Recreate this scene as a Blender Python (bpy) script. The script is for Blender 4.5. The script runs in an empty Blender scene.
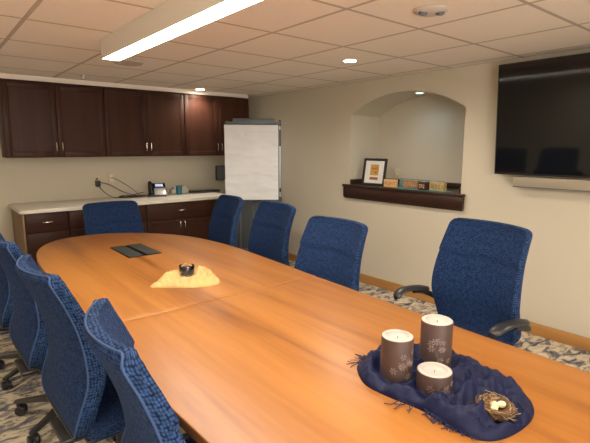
import bpy, bmesh, math, random
from mathutils import Vector, Matrix, noise
random.seed(7)
C = bpy.context.scene.collection
PI = math.pi

# ------------------------------------------------------------------ materials
def nmat(name):
    m = bpy.data.materials.new(name); m.use_nodes = True
    nt = m.node_tree; b = nt.nodes['Principled BSDF']
    return m, nt, b
def N(nt, t, **kw):
    n = nt.nodes.new(t)
    for k, v in kw.items():
        if k in n.inputs.keys() if hasattr(n.inputs, 'keys') else False: n.inputs[k].default_value = v
        else: setattr(n, k, v)
    return n
def coords(nt, kind='Object', scale=(1, 1, 1), rot=(0, 0, 0)):
    tc = nt.nodes.new('ShaderNodeTexCoord'); mp = nt.nodes.new('ShaderNodeMapping')
    mp.inputs['Scale'].default_value = scale; mp.inputs['Rotation'].default_value = rot
    nt.links.new(tc.outputs[kind], mp.inputs['Vector']); return mp.outputs['Vector']
def ramp(nt, fac, stops):
    r = nt.nodes.new('ShaderNodeValToRGB'); e = r.color_ramp.elements
    while len(e) < len(stops): e.new(0.5)
    for i, (p, c) in enumerate(stops):
        e[i].position = p; e[i].color = (c[0], c[1], c[2], 1)
    nt.links.new(fac, r.inputs['Fac']); return r.outputs['Color']
def bump(nt, b, h, strength, dist=0.002):
    bp = nt.nodes.new('ShaderNodeBump'); bp.inputs['Strength'].default_value = strength; bp.inputs['Distance'].default_value = dist
    nt.links.new(h, bp.inputs['Height']); nt.links.new(bp.outputs['Normal'], b.inputs['Normal'])
def plain(name, col, rough=0.5, metal=0.0, spec=0.5, nscale=None, var=0.06, bstr=0.0, coat=0.0):
    m, nt, b = nmat(name)
    b.inputs['Roughness'].default_value = rough; b.inputs['Metallic'].default_value = metal
    b.inputs['Specular IOR Level'].default_value = spec; b.inputs['Coat Weight'].default_value = coat
    b.inputs['Base Color'].default_value = (*col, 1)
    if nscale:
        n = nt.nodes.new('ShaderNodeTexNoise'); n.inputs['Scale'].default_value = nscale; n.inputs['Detail'].default_value = 4
        nt.links.new(coords(nt), n.inputs['Vector'])
        lo = [c * (1 - var) for c in col]; hi = [min(1, c * (1 + var)) for c in col]
        nt.links.new(ramp(nt, n.outputs['Fac'], [(0.3, lo), (0.7, hi)]), b.inputs['Base Color'])
        if bstr: bump(nt, b, n.outputs['Fac'], bstr)
    return m
def wood(name, stops, axis='y', scale=1.0, rough=0.35, coat=0.0, fine=0.12, spec=0.5):
    m, nt, b = nmat(name)
    s = {'x': (0.35, 6, 6), 'y': (6, 0.35, 6), 'z': (6, 6, 0.35)}[axis]
    v = coords(nt, 'Object', tuple(k * scale for k in s))
    n1 = nt.nodes.new('ShaderNodeTexNoise'); n1.inputs['Scale'].default_value = 1.0; n1.inputs['Detail'].default_value = 3; n1.inputs['Distortion'].default_value = 0.6
    n2 = nt.nodes.new('ShaderNodeTexNoise'); n2.inputs['Scale'].default_value = 7.0; n2.inputs['Detail'].default_value = 6
    nt.links.new(v, n1.inputs['Vector']); nt.links.new(v, n2.inputs['Vector'])
    mx = nt.nodes.new('ShaderNodeMix'); mx.inputs['Factor'].default_value = fine * 2
    nt.links.new(n1.outputs['Fac'], mx.inputs['A']); nt.links.new(n2.outputs['Fac'], mx.inputs['B'])
    nt.links.new(ramp(nt, mx.outputs['Result'], stops), b.inputs['Base Color'])
    b.inputs['Roughness'].default_value = rough; b.inputs['Coat Weight'].default_value = coat
    b.inputs['Coat Roughness'].default_value = 0.15; b.inputs['Specular IOR Level'].default_value = spec
    bump(nt, b, n2.outputs['Fac'], 0.04, 0.001)
    return m
def fabric(name, dark, light, cell, bstr=0.6, dist=0.003, rand=0.35, kind='UV'):
    m, nt, b = nmat(name)
    v = coords(nt, kind, (1, 1, 1))
    vo = nt.nodes.new('ShaderNodeTexVoronoi'); vo.inputs['Scale'].default_value = 1.0 / cell; vo.inputs['Randomness'].default_value = rand
    vo.voronoi_dimensions = '2D' if kind == 'UV' else '3D'
    nt.links.new(v, vo.inputs['Vector'])
    nz = nt.nodes.new('ShaderNodeTexNoise'); nz.inputs['Scale'].default_value = 0.35 / cell; nt.links.new(v, nz.inputs['Vector'])
    c = ramp(nt, vo.outputs['Distance'], [(0.0, light), (0.28, [l * .85 + d * .15 for l, d in zip(light, dark)]), (0.62, dark)])
    mx = nt.nodes.new('ShaderNodeMix'); mx.data_type = 'RGBA'; mx.blend_type = 'MULTIPLY'; mx.inputs[0].default_value = 1.0
    g = ramp(nt, nz.outputs['Fac'], [(0.3, (.6, .6, .6)), (0.7, (1.25, 1.25, 1.25))])
    nt.links.new(c, mx.inputs[6]); nt.links.new(g, mx.inputs[7]); nt.links.new(mx.outputs[2], b.inputs['Base Color'])
    b.inputs['Roughness'].default_value = 0.85 if 'blue' in name else .6; b.inputs['Specular IOR Level'].default_value = 0.12 if 'blue' in name else .22
    b.inputs['Sheen Weight'].default_value = 0.03 if 'blue' in name else 0; b.inputs['Sheen Roughness'].default_value = 0.4
    b.inputs['Sheen Tint'].default_value = (0.45, 0.6, 1, 1)
    inv = nt.nodes.new('ShaderNodeMath'); inv.operation = 'SUBTRACT'; inv.inputs[0].default_value = 1; nt.links.new(vo.outputs['Distance'], inv.inputs[1])
    bump(nt, b, inv.outputs[0], bstr, dist)
    return m
def emit(name, col, s):
    m, nt, b = nmat(name)
    b.inputs['Base Color'].default_value = (.8, .8, .8, 1)
    b.inputs['Emission Color'].default_value = (*col, 1); b.inputs['Emission Strength'].default_value = s
    return m
M = {}
M['wall'] = plain('wall_paint', (.585, .535, .425), .75, nscale=60, var=.012, bstr=.06, spec=.25)
M['ceil'] = plain('ceiling_tile', (.92, .84, .76), .9, nscale=140, var=.05, bstr=.25, spec=.1)
M['grid'] = plain('ceiling_grid', (.56, .48, .40), .7, spec=.15)
M['oak'] = wood('oak_trim', [(.3, (.36, .165, .045)), (.7, (.52, .27, .085))], 'y', 1, .4)
M['table'] = wood('table_laminate', [(.32, (.15, .047, .009)), (.46, (.29, .108, .020)), (.64, (.38, .155, .032))], 'y', .9, .36, coat=0, fine=.14, spec=.4)
M['tedge'] = wood('table_edge', [(.3, (.26, .09, .022)), (.7, (.40, .155, .04))], 'y', 1, .35)
M['cab'] = wood('dark_cherry', [(.3, (.030, .011, .007)), (.7, (.062, .023, .013))], 'z', 1.2, .45, coat=.0, spec=.22, fine=.2)
M['cabx'] = wood('dark_cherry_across', [(.3, (.030, .011, .007)), (.7, (.062, .023, .013))], 'x', 1.2, .45, coat=.0, spec=.22, fine=.2)
M['sill'] = wood('dark_sill_wood', [(.3, (.022, .009, .006)), (.7, (.048, .019, .012))], 'y', 1.5, .35, coat=.05, fine=.2)
M['endp'] = wood('end_panel_painted_lit', [(.3, (.20, .12, .06)), (.7, (.27, .17, .09))], 'z', 1.2, .5)  # cabinet end as it looks when lit, light painted in as tan
M['counter'] = plain('counter_laminate', (.80, .76, .67), .35, nscale=90, var=.03)
M['chrome'] = plain('brushed_nickel', (.75, .70, .62), .25, 1.0)
M['black'] = plain('black_plastic', (.018, .018, .02), .38, nscale=200, var=.1, bstr=.05)
M['base'] = plain('grey_black_base', (.045, .043, .04), .35, .2)
M['blackg'] = plain('black_gloss', (.008, .008, .01), .08)
M['screen'] = plain('screen_glass', (.006, .007, .008), .06, spec=.5)
M['grey'] = plain('grey_steel', (.12, .138, .15), .45, nscale=80, var=.03)
M['greyd'] = plain('dark_grey_plastic', (.10, .12, .14), .45, nscale=50, var=.05)
M['silver'] = plain('silver_plastic', (.55, .57, .60), .35, .3)
M['paper'] = plain('paper', (.78, .81, .83), .85, nscale=6, var=.03, spec=.2)
M['white'] = plain('white_plastic', (.78, .74, .66), .5)
M['ivory'] = plain('ivory_plate', (.66, .56, .38), .5)
M['sbar'] = plain('soundbar_beige', (.36, .31, .23), .6)
M['hatch'] = plain('black_anodised', (.004, .004, .004), .9, spec=.05)
M['lidm'] = plain('grey_lid', (.034, .037, .035), .65, spec=.2)
M['domem'] = plain('off_white_plastic', (.58, .52, .46), .5)
M['fab'] = fabric('blue_weave', (.0025, .006, .022), (.022, .052, .145), .0075, .8)
M['fabL'] = fabric('blue_chunky_weave', (.0035, .009, .032), (.034, .076, .19), .0105, .9, .005, .4)
M['pipe'] = plain('blue_piping', (.035, .075, .19), .8)
M['scarf'] = fabric('navy_scarf_cloth', (.003, .005, .026), (.007, .011, .050), .0016, .15, .0008, .2)
M['fringe'] = plain('navy_thread', (.008, .010, .045), .8)
M['yellow'] = plain('yellow_cloth', (.50, .32, .115), .8, nscale=120, var=.06, bstr=.15)
M['nestm'] = plain('twig', (.11, .055, .022), .85, nscale=200, var=.4)
M['twig2'] = plain('pale_twig', (.42, .30, .16), .8)
M['egg'] = plain('pale_egg', (.85, .76, .42), .45, nscale=40, var=.05)
M['wax'] = plain('white_wax', (.44, .38, .34), .5)
M['wax'].node_tree.nodes['Principled BSDF'].inputs['Subsurface Weight'].default_value = .25
M['wax'].node_tree.nodes['Principled BSDF'].inputs['Subsurface Radius'].default_value = (.01, .006, .004)
M['candle'] = plain('brown_wax', (.072, .042, .036), .5, nscale=25, var=.10)
M['snow'] = plain('pale_relief', (.25, .185, .165), .7)
M['wick'] = plain('wick', (.03, .02, .015), .9)
M['teal'] = plain('teal_ceramic', (.010, .16, .20), .3, nscale=60, var=.35)
M['tealc'] = plain('teal_cloth', (.035, .25, .27), .6, nscale=90, var=.5)
M['blk1'] = plain('light_wood_block', (.55, .36, .15), .6, nscale=40, var=.15)
M['blk2'] = plain('brown_wood_block', (.30, .16, .075), .6, nscale=50, var=.35)
M['blk3'] = plain('dark_block', (.05, .018, .012), .4, nscale=50, var=.2)
M['blk4'] = plain('olive_wood_block', (.42, .30, .13), .6, nscale=45, var=.25)
M['red'] = plain('russet_ink', (.25, .05, .02), .6)
M['pale'] = plain('pale_ink', (.60, .42, .26), .6)
M['ink'] = plain('dark_ink', (.05, .03, .015), .6)
M['gold'] = plain('gold_print', (.62, .36, .09), .6, nscale=150, var=.4)
M['rust'] = plain('rust_print', (.42, .15, .06), .6, nscale=200, var=.3)
M['jelly'] = plain('dark_blue_wax', (.010, .012, .035), .15)
M['matte'] = plain('mat_board', (.88, .88, .86), .8)
m, nt, b = nmat('clear_glass'); b.inputs['Transmission Weight'].default_value = 1; b.inputs['Roughness'].default_value = .02; b.inputs['IOR'].default_value = 1.45
b.inputs['Base Color'].default_value = (.93, .98, .97, 1); M['glass'] = m
m, nt, b = nmat('frosted_green_glass'); b.inputs['Base Color'].default_value = (.55, .66, .60, 1); b.inputs['Roughness'].default_value = .2; b.inputs['Transmission Weight'].default_value = .6; M['fglass'] = m
m, nt, b = nmat('picture_glass'); out = nt.nodes['Material Output']; tr = nt.nodes.new('ShaderNodeBsdfTransparent'); gl = nt.nodes.new('ShaderNodeBsdfGlossy'); gl.inputs['Roughness'].default_value = .03
mi_ = nt.nodes.new('ShaderNodeMixShader'); mi_.inputs[0].default_value = .07; nt.links.new(tr.outputs[0], mi_.inputs[1]); nt.links.new(gl.outputs[0], mi_.inputs[2]); nt.links.new(mi_.outputs[0], out.inputs['Surface']); M['pglass'] = m
WARM = (1.0, .88, .74)
M['lin'] = emit('linear_diffuser', (1.0, .91, .79), 37)
M['disc'] = emit('downlight_disc', (1.0, .86, .68), 40)
M['cool'] = emit('niche_lamp_disc', (.45, .80, 1.0), 5)
M['lcd'] = emit('phone_display', (.35, .5, .9), .5)
# carpet
m, nt, b = nmat('carpet')
v = coords(nt, 'Object', (3.6, 6.2, 1), (0, 0, .25))
n1 = nt.nodes.new('ShaderNodeTexNoise'); n1.inputs['Scale'].default_value = 2.2; n1.inputs['Detail'].default_value = 7; n1.inputs['Roughness'].default_value = .68; n1.inputs['Distortion'].default_value = 1.0
nt.links.new(v, n1.inputs['Vector'])
c = ramp(nt, n1.outputs['Fac'], [(.34, (.04, .05, .09)), (.42, (.15, .15, .17)), (.47, (.28, .25, .21)), (.52, (.55, .48, .36)), (.66, (.70, .62, .48))])
nt.links.new(c, b.inputs['Base Color']); b.inputs['Roughness'].default_value = .95; b.inputs['Specular IOR Level'].default_value = .1
n2 = nt.nodes.new('ShaderNodeTexNoise'); n2.inputs['Scale'].default_value = 260; nt.links.new(coords(nt), n2.inputs['Vector']); bump(nt, b, n2.outputs['Fac'], .6, .004)
M['carpet'] = m

# ------------------------------------------------------------------ mesh helpers
def obj(name, bm, mats, parent=None, smooth=35, loc=None):
    if not isinstance(mats, (list, tuple)): mats = [mats]
    me = bpy.data.meshes.new(name); bm.normal_update(); bm.to_mesh(me); bm.free()
    for k in mats: me.materials.append(M[k])
    if smooth:
        for p in me.polygons: p.use_smooth = True
        me.set_sharp_from_angle(angle=math.radians(smooth))
    o = bpy.data.objects.new(name, me); C.objects.link(o)
    if parent is not None: o.parent = parent
    if loc is not None: o.location = loc
    return o
def tag(o, label, cat, group=None):
    o['label'] = label; o['category'] = cat
    if group: o['group'] = group
    return o
def thing(name, label, cat, loc=(0, 0, 0), rz=0, group=None):
    o = bpy.data.objects.new(name, None); C.objects.link(o); o.location = loc; o.rotation_euler = (0, 0, rz)
    o.empty_display_size = .1
    return tag(o, label, cat, group)
def struct(o): o['kind'] = 'structure'; return o
def nb(): return bmesh.new()
def box(bm, a, c, bev=0.0, seg=2, mi=0, mat=None):
    g = bmesh.new()
    r = bmesh.ops.create_cube(g, size=1.0)
    for v in g.verts:
        v.co = Vector([(a[i] + c[i]) / 2 + v.co[i] * (c[i] - a[i]) for i in range(3)])
    if bev > 0: bmesh.ops.bevel(g, geom=g.edges[:] , offset=bev, segments=seg, profile=.5, affect='EDGES')
    merge(bm, g, mi, mat)
def merge(bm, g, mi=0, mat=None):
    mp = {}
    for v in g.verts: mp[v] = bm.verts.new(mat @ v.co if mat else v.co)
    for f in g.faces:
        nf = bm.faces.new([mp[v] for v in f.verts]); nf.material_index = mi if mi is not None else f.material_index
    g.free()
def lathe(bm, prof, seg=32, mi=0, center=(0, 0, 0), mat=None):
    g = bmesh.new(); rows = []
    for r, z in prof:
        if r < 1e-6: rows.append([g.verts.new((center[0], center[1], center[2] + z))])
        else: rows.append([g.verts.new((center[0] + r * math.cos(2 * PI * i / seg), center[1] + r * math.sin(2 * PI * i / seg), center[2] + z)) for i in range(seg)])
    for a, b_ in zip(rows, rows[1:]):
        for i in range(seg):
            j = (i + 1) % seg
            if len(a) == 1 and len(b_) == 1: continue
            if len(a) == 1: g.faces.new([a[0], b_[i], b_[j]])
            elif len(b_) == 1: g.faces.new([a[i], a[j], b_[0]])
            else: g.faces.new([a[i], a[j], b_[j], b_[i]])
    bmesh.ops.recalc_face_normals(g, faces=g.faces[:])
    merge(bm, g, mi, mat)
def tube(bm, pts, r, seg=8, mi=0, radii=None, closed=False):
    pts = [Vector(p) for p in pts]; n = len(pts); rows = []
    up = Vector((0, 0, 1)); prev = None
    for i, p in enumerate(pts):
        if closed: t = (pts[(i + 1) % n] - pts[i - 1])
        else: t = pts[min(i + 1, n - 1)] - pts[max(i - 1, 0)]
        t.normalize()
        if prev is None:
            a = up if abs(t.dot(up)) < .9 else Vector((1, 0, 0)); x = t.cross(a).normalized()
        else:
            x = (prev - t * prev.dot(t)).normalized()
        prev = x; y = t.cross(x); rr = radii[i] if radii else r
        rows.append([bm.verts.new(p + x * rr * math.cos(2 * PI * k / seg) + y * rr * math.sin(2 * PI * k / seg)) for k in range(seg)])
    rng = range(n) if closed else range(n - 1)
    for i in rng:
        a, b_ = rows[i], rows[(i + 1) % n]
        for k in range(seg):
            f = bm.faces.new([a[k], a[(k + 1) % seg], b_[(k + 1) % seg], b_[k]]); f.material_index = mi
    if not closed:
        f = bm.faces.new(rows[0][::-1]); f.material_index = mi
        f = bm.faces.new(rows[-1]); f.material_index = mi
def rod(bm, a, b_, r, seg=12, mi=0): tube(bm, [a, b_], r, seg, mi)
def prism(bm, outline, z0, z1, mi=0, bev=0, mat=None, seg=3):
    g = bmesh.new()
    vs = [g.verts.new((x, y, z0)) for x, y in outline]
    f = g.faces.new(vs)
    if f.normal.z > 0: pass
    r = bmesh.ops.extrude_face_region(g, geom=[f])
    for e in r['geom']:
        if isinstance(e, bmesh.types.BMVert): e.co.z = z1
    bmesh.ops.recalc_face_normals(g, faces=g.faces[:])
    if bev > 0:
        g.normal_update()
        es = [e for e in g.edges if abs(e.verts[0].co.z - e.verts[1].co.z) < 1e-6]
        bmesh.ops.bevel(g, geom=es, offset=bev, segments=seg, profile=.5, affect='EDGES')
    merge(bm, g, mi, mat)
def catmull(P, k=8, closed=True):
    out = []; n = len(P)
    for i in range(n if closed else n - 1):
        p0, p1, p2, p3 = (P[(i - 1) % n], P[i], P[(i + 1) % n], P[(i + 2) % n]) if closed else (P[max(i - 1, 0)], P[i], P[i + 1], P[min(i + 2, n - 1)])
        for j in range(k):
            t = j / k
            out.append(tuple(.5 * ((2 * b_) + (-a + c_) * t + (2 * a - 5 * b_ + 4 * c_ - d) * t * t + (-a + 3 * b_ - 3 * c_ + d) * t ** 3) for a, b_, c_, d in zip(p0, p1, p2, p3)))
    if not closed: out.append(tuple(P[-1]))
    return out
def copy_tree(o, parent=None):
    c_ = o.copy(); C.objects.link(c_)
    if parent is not None: c_.parent = parent
    for ch in [x for x in list(C.objects) if x.parent == o]: copy_tree(ch, c_)
    return c_
def kids(o): return [x for x in list(C.objects) if x.parent == o]

# ------------------------------------------------------------------ room
H = 2.177; XL = -5.0; YR = -7.4; T = .12
bm = nb(); box(bm, (XL - T, YR - T, -.1), (.72, T, 0)); struct(obj('floor', bm, 'carpet', smooth=0))
bm = nb(); box(bm, (XL - T, 0, 0), (.72, T, H)); struct(obj('wall_back', bm, 'wall', smooth=0))
bm = nb(); box(bm, (XL - T, YR, 0), (XL, 0, H)); struct(obj('wall_left', bm, 'wall', smooth=0))
bm = nb(); WX0, WX1, WZ0, WZ1 = -4.8, -2.3, .25, 2.08  # wall opening added out of view to admit soft fill
box(bm, (XL - T, YR - T, 0), (WX0, YR, H)); box(bm, (WX1, YR - T, 0), (.72, YR, H)); box(bm, (WX0, YR - T, 0), (WX1, YR, WZ0)); box(bm, (WX0, YR - T, WZ1), (WX1, YR, H))
struct(obj('wall_front', bm, 'wall', smooth=0))
bm = nb()
for k in range(4):
    x = WX0 + (WX1 - WX0) * k / 3; box(bm, (x - .02, YR - .08, WZ0), (x + .02, YR - .02, WZ1), .003)
for z in (WZ0, WZ1): box(bm, (WX0, YR - .08, z - .02), (WX1, YR - .02, z + .02), .003)
struct(obj('added_fill_window_1', bm, 'white'))  # unseen window frame, added behind the camera for the fill light
# ceiling: tiles with shallow reveal grid
XO, YO, GA, GB = -2.566, -3.188, .61, .624
bm = nb()
box(bm, (XL - T, YR - T, H + .008), (.72, T, H + .1), mi=0)
xs = [XO + GA * i for i in range(-5, 6) if XL < XO + GA * i < 0]
ys = [YO + GB * i for i in range(-8, 7) if YR < YO + GB * i < 0]
for x in xs: box(bm, (x - .010, YR, H - .0005), (x + .010, 0, H + .0075), mi=1)
for y in ys: box(bm, (XL, y - .010, H - .0005), (0, y + .010, H + .0075), mi=1)
ex = [XL] + xs + [0]; ey = [YR] + ys + [0]
for i in range(len(ex) - 1):
    for j in range(len(ey) - 1):
        box(bm, (ex[i] + (.0115 if i else 0), ey[j] + (.0115 if j else 0), H), (ex[i + 1] - .0115, ey[j + 1] - .0115, H + .02), mi=0)
struct(obj('ceiling', bm, ['ceil', 'grid'], smooth=0))
# right wall with arched niche
NY0, NY1, NZ0, NZS, NZA, ND = -3.35, -1.99, 1.065, 1.835, 2.025, .47
bm = nb()
def arch(n=28):
    ch = (NY1 - NY0) / 2; s = NZA - NZS; R = (ch * ch + s * s) / (2 * s); cz = NZA - R; cy = (NY0 + NY1) / 2
    a0 = math.asin(ch / R)
    return [(cy + R * math.sin(-a0 + 2 * a0 * i / n), cz + R * math.cos(-a0 + 2 * a0 * i / n)) for i in range(n + 1)]
A = arch()
def q(pts): bm.faces.new([bm.verts.new(p) for p in pts])
q([(0, 0, 0), (0, 0, H), (0, NY1, H), (0, NY1, 0)]); q([(0, NY0, 0), (0, NY0, H), (0, YR, H), (0, YR, 0)])
q([(0, NY1, 0), (0, NY1, NZ0), (0, NY0, NZ0), (0, NY0, 0)])
for (y0, z0), (y1, z1) in zip(A, A[1:]):
    q([(0, y1, z1), (0, y1, H), (0, y0, H), (0, y0, z0)])
    q([(0, y0, z0), (ND, y0, z0), (ND, y1, z1), (0, y1, z1)])
    q([(ND, y0, NZ0), (ND, y1, NZ0), (ND, y1, z1), (ND, y0, z0)])
q([(0, NY1, NZ0), (0, NY1, NZS), (ND, NY1, NZS), (ND, NY1, NZ0)])
q([(0, NY0, NZ0), (ND, NY0, NZ0), (ND, NY0, NZS), (0, NY0, NZS)])
q([(0, NY0, NZ0), (0, NY1, NZ0), (ND, NY1, NZ0), (ND, NY0, NZ0)])
bmesh.ops.remove_doubles(bm, verts=bm.verts[:], dist=1e-5)
# outer skin closes the wall so it has real thickness
def q2(pts): bm.faces.new([bm.verts.new(p) for p in pts])
X2 = .60
q2([(X2, 0, 0), (X2, YR, 0), (X2, YR, H), (X2, 0, H)])
q2([(0, YR, 0), (0, YR, H), (X2, YR, H), (X2, YR, 0)])
bmesh.ops.remove_doubles(bm, verts=bm.verts[:], dist=1e-5)
struct(obj('wall_right', bm, 'wall', smooth=30))
# baseboards
def board(name, a, c): 
    bm = nb(); box(bm, a, c, .004); return struct(obj(name, bm, 'oak'))
board('baseboard_right', (-.014, YR, 0), (0, -.0, .098))
board('baseboard_back', (XL, -.014, 0), (-3.0, 0, .098))
board('baseboard_left', (XL, YR, 0), (XL + .014, 0, .098))
board('baseboard_front', (XL, YR, 0), (0, YR + .014, .098))

# ------------------------------------------------------------------ niche sill
bm = nb()
box(bm, (-.038, NY0 - .042, .945), (-.001, NY1 + .062, 1.058), .004)
box(bm, (-.030, NY0 - .036, .930), (-.001, NY1 + .056, .950), .004)
t = thing('niche_sill', 'dark stained wooden sill running along the bottom of the arched wall niche', 'sill', (0, 0, 0))
obj('apron', bm, 'sill', t)
bm = nb(); box(bm, (-.052, NY0 - .05, 1.058), (-.001, NY1 + .07, 1.082), .005)
box(bm, (.0, NY0 + .002, 1.0655), (ND - .002, NY1 - .002, 1.082)); obj('sill_board', bm, 'sill', t)
bm = nb()
box(bm, (ND - .022, NY0 + .003, 1.082), (ND - .003, NY1 - .003, 1.135), .003)
box(bm, (0.002, NY1 - .022, 1.082), (ND - .022, NY1 - .003, 1.135), .003)
box(bm, (0.002, NY0 + .003, 1.082), (ND - .022, NY0 + .022, 1.135), .003); obj('rim', bm, 'sill', t)
SZ = 1.083

# ------------------------------------------------------------------ linear fixture
FX0, FX1, FY0, FY1, FZ = -2.709, -2.592, -5.45, -2.322, 2.057
t = thing('linear_light_fixture', 'long white box light fixture glowing along the ceiling above the table', 'ceiling light', (0, 0, 0))
bm = nb()
box(bm, (FX0, FY0, FZ), (FX0 + .006, FY1, H - .001)); box(bm, (FX1 - .006, FY0, FZ), (FX1, FY1, H - .001))
box(bm, (FX0, FY0, FZ), (FX1, FY0 + .006, H - .001)); box(bm, (FX0, FY1 - .006, FZ), (FX1, FY1, H - .001)); box(bm, (FX0 + .007, FY0 + .007, H - .02), (FX1 - .007, FY1 - .007, H - .002))
obj('housing', bm, 'white', t, 0)
bm = nb(); box(bm, (FX0 + .0065, FY0 + .0065, FZ + .001), (FX1 - .0065, FY1 - .0065, FZ + .008)); obj('diffuser', bm, 'lin', t, 0)

# ------------------------------------------------------------------ downlights
def downlight(x, y, label, z=H, r=.052, cool=False, group='round downlights in the ceiling', power=38):
    t = thing('downlight', label, 'ceiling light', (x, y, z - .001), 0, group)
    bm = nb(); lathe(bm, [(r, 0), (r + .018, 0), (r + .016, -.006), (r, -.008), (r, 0)], 40); obj('trim_ring', bm, 'white', t)
    bm = nb(); lathe(bm, [(0, -.004), (r - .001, -.004), (r - .001, 0), (0, 0)], 40); obj('lens', bm, 'cool' if cool else 'disc', t, 0)
    l = bpy.data.lights.new('downlight_lamp', 'SPOT'); l.energy = power; l.spot_size = math.radians(165); l.spot_blend = .8; l.shadow_soft_size = .10; l.specular_factor = .3
    l.color = (.50, .78, 1.0) if cool else WARM
    lo = bpy.data.objects.new('downlight_lamp', l); C.objects.link(lo); lo.parent = t; lo.location = (0, 0, -.03)
    return t
downlight(-.954, -2.876, 'round recessed downlight glowing in the ceiling in front of the arched niche')
downlight(-1.0, -.45, 'round recessed downlight glowing in the ceiling just in front of the upper cabinets', power=24)
for x, y, w in [(-.954, -5.35, 'near the television'), (-4.3, -2.876, 'beyond the left row of chairs'), (-4.3, -5.35, 'behind the photographer')]:
    downlight(x, y, 'round recessed downlight out of frame ' + w)
downlight(.17, -2.745, 'small bluish downlight in the soffit of the arched niche', NZA - .004, .038, True, None, 2.2)

# ceiling speaker grille, emergency light, sprinkler
bm = nb(); lathe(bm, [(0, -.006), (.098, -.006), (.112, -.010), (.118, -.004), (.118, 0), (0, 0)], 48)
tag(obj('speaker_grille', bm, 'grid', loc=(-2.28, -1.63, H - .001)), 'flat round grey speaker grille in the ceiling beyond the end of the long light', 'speaker')
t = thing('emergency_light', 'round white emergency light with two small lamp heads on the ceiling near the television', 'emergency light', (-1.62, -4.075, H - .001), -.7)
bm = nb(); lathe(bm, [(.087, 0), (.087, -.004), (.082, -.010), (.060, -.018), (.03, -.022), (0, -.023)], 48); obj('dome', bm, 'domem', t)
for s in (-1, 1):
    bm = nb(); g = Matrix.Translation((s * .042, -.018, -.015)) @ Matrix.Rotation(.5, 4, 'X')
    lathe(bm, [(0, .006), (.022, .006), (.024, -.006), (.019, -.012), (0, -.008)], 24, mat=g); h = obj('lamp_head', bm, 'greyd', t)
    bm = nb(); lathe(bm, [(0, -.0115), (.012, -.0125), (.014, -.0135), (0, -.0145)], 20, mat=g); obj('reflector', bm, 'blackg', h)
t = thing('sprinkler_head', 'small pendent sprinkler head under the ceiling above the dark upper cabinets', 'sprinkler', (-2.37, -.63, H - .001))
bm = nb(); lathe(bm, [(.022, 0), (.022, -.004), (.010, -.008), (.006, -.02), (.006, -.03), (0, -.03)], 20); obj('body', bm, 'silver', t)
bm = nb(); lathe(bm, [(0, -.034), (.014, -.034), (.014, -.036), (0, -.036)], 16); rod(bm, (.006, 0, -.028), (.006, 0, -.035), .0015); rod(bm, (-.006, 0, -.028), (-.006, 0, -.035), .0015)
obj('deflector', bm, 'greyd', t)

# ------------------------------------------------------------------ cabinets
def shaker(bm, x0, x1, z0, z1, y, th=.020, rail=.050, mi=0):
    # door facing -y at plane y (front), thickness th
    box(bm, (x0, y, z0), (x0 + rail, y + th, z1), .003, mi=mi); box(bm, (x1 - rail, y, z0), (x1, y + th, z1), .003, mi=mi)
    box(bm, (x0 + rail - .002, y, z0), (x1 - rail + .002, y + th, z0 + rail), .003, mi=mi); box(bm, (x0 + rail - .002, y, z1 - rail), (x1 - rail + .002, y + th, z1), .003, mi=mi)
    box(bm, (x0 + rail - .004, y + .005, z0 + rail - .004), (x1 - rail + .004, y + th - .002, z1 - rail + .004), mi=mi)
    # inner bead
    for a, c in (((x0 + rail, y + .003, z0 + rail), (x0 + rail + .010, y + .012, z1 - rail)), ((x1 - rail - .010, y + .003, z0 + rail), (x1 - rail, y + .012, z1 - rail)),
                 ((x0 + rail, y + .003, z0 + rail), (x1 - rail, y + .012, z0 + rail + .010)), ((x0 + rail, y + .003, z1 - rail - .010), (x1 - rail, y + .012, z1 - rail))):
        box(bm, a, c, .003, mi=mi)
def pull(parent, x, y, z, vert=True, L=.096):
    bm = nb()
    if vert: pts = [(x, y, z - L / 2), (x, y - .022, z - L / 2 + .012), (x, y - .028, z), (x, y - .022, z + L / 2 - .012), (x, y, z + L / 2)]
    else: pts = [(x - L / 2, y, z), (x - L / 2 + .012, y - .022, z), (x, y - .028, z), (x + L / 2 - .012, y - .022, z), (x + L / 2, y, z)]
    tube(bm, catmull(pts, 4, False), .0048, 8)
    return obj('handle', bm, 'chrome', parent)
UZ0, UZ1, UY = 1.380, 2.115, -.33
ux = [(-3.035, -2.095), (-2.090, -1.160), (-1.155, -.222)]
ul = ['dark cherry wall cabinet at the left end of the upper row', 'dark cherry wall cabinet in the middle of the upper row', 'dark cherry wall cabinet at the right end of the upper row, behind the flip chart']
for (x0, x1), lb in zip(ux, ul):
    t = thing('wall_cabinet', lb, 'cabinet', ((x0 + x1) / 2, 0, UZ0), 0, 'upper cabinets on the back wall')
    a, c = x0 - (x0 + x1) / 2, x1 - (x0 + x1) / 2; hh = UZ1 - UZ0
    bm = nb(); box(bm, (a, UY + .022, 0), (c, -.002, hh), .002); obj('body', bm, 'cab', t)
    for k, (p0, p1) in enumerate(((a + .003, -.002), (.002, c - .003))):
        bm = nb(); shaker(bm, p0, p1, .004, hh - .004, UY); d = obj('door', bm, 'cab', t)
        pull(d, (-.028 if k == 0 else .028), UY, .11)
bm = nb(); box(bm, (-3.04, UY - .006, UZ1 + .0005), (-.215, -.002, UZ1 + .010), .002)
tag(obj('top_trim', bm, 'cabx'), 'thin dark cherry trim board along the top of the upper cabinets', 'trim')
bm = nb(); box(bm, (-3.03, UY + .02, UZ1 + .011), (-.225, -.002, H - .001)); struct(obj('trim_1', bm, 'ceil'))
CY = -.655; CZ_ = .862
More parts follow.
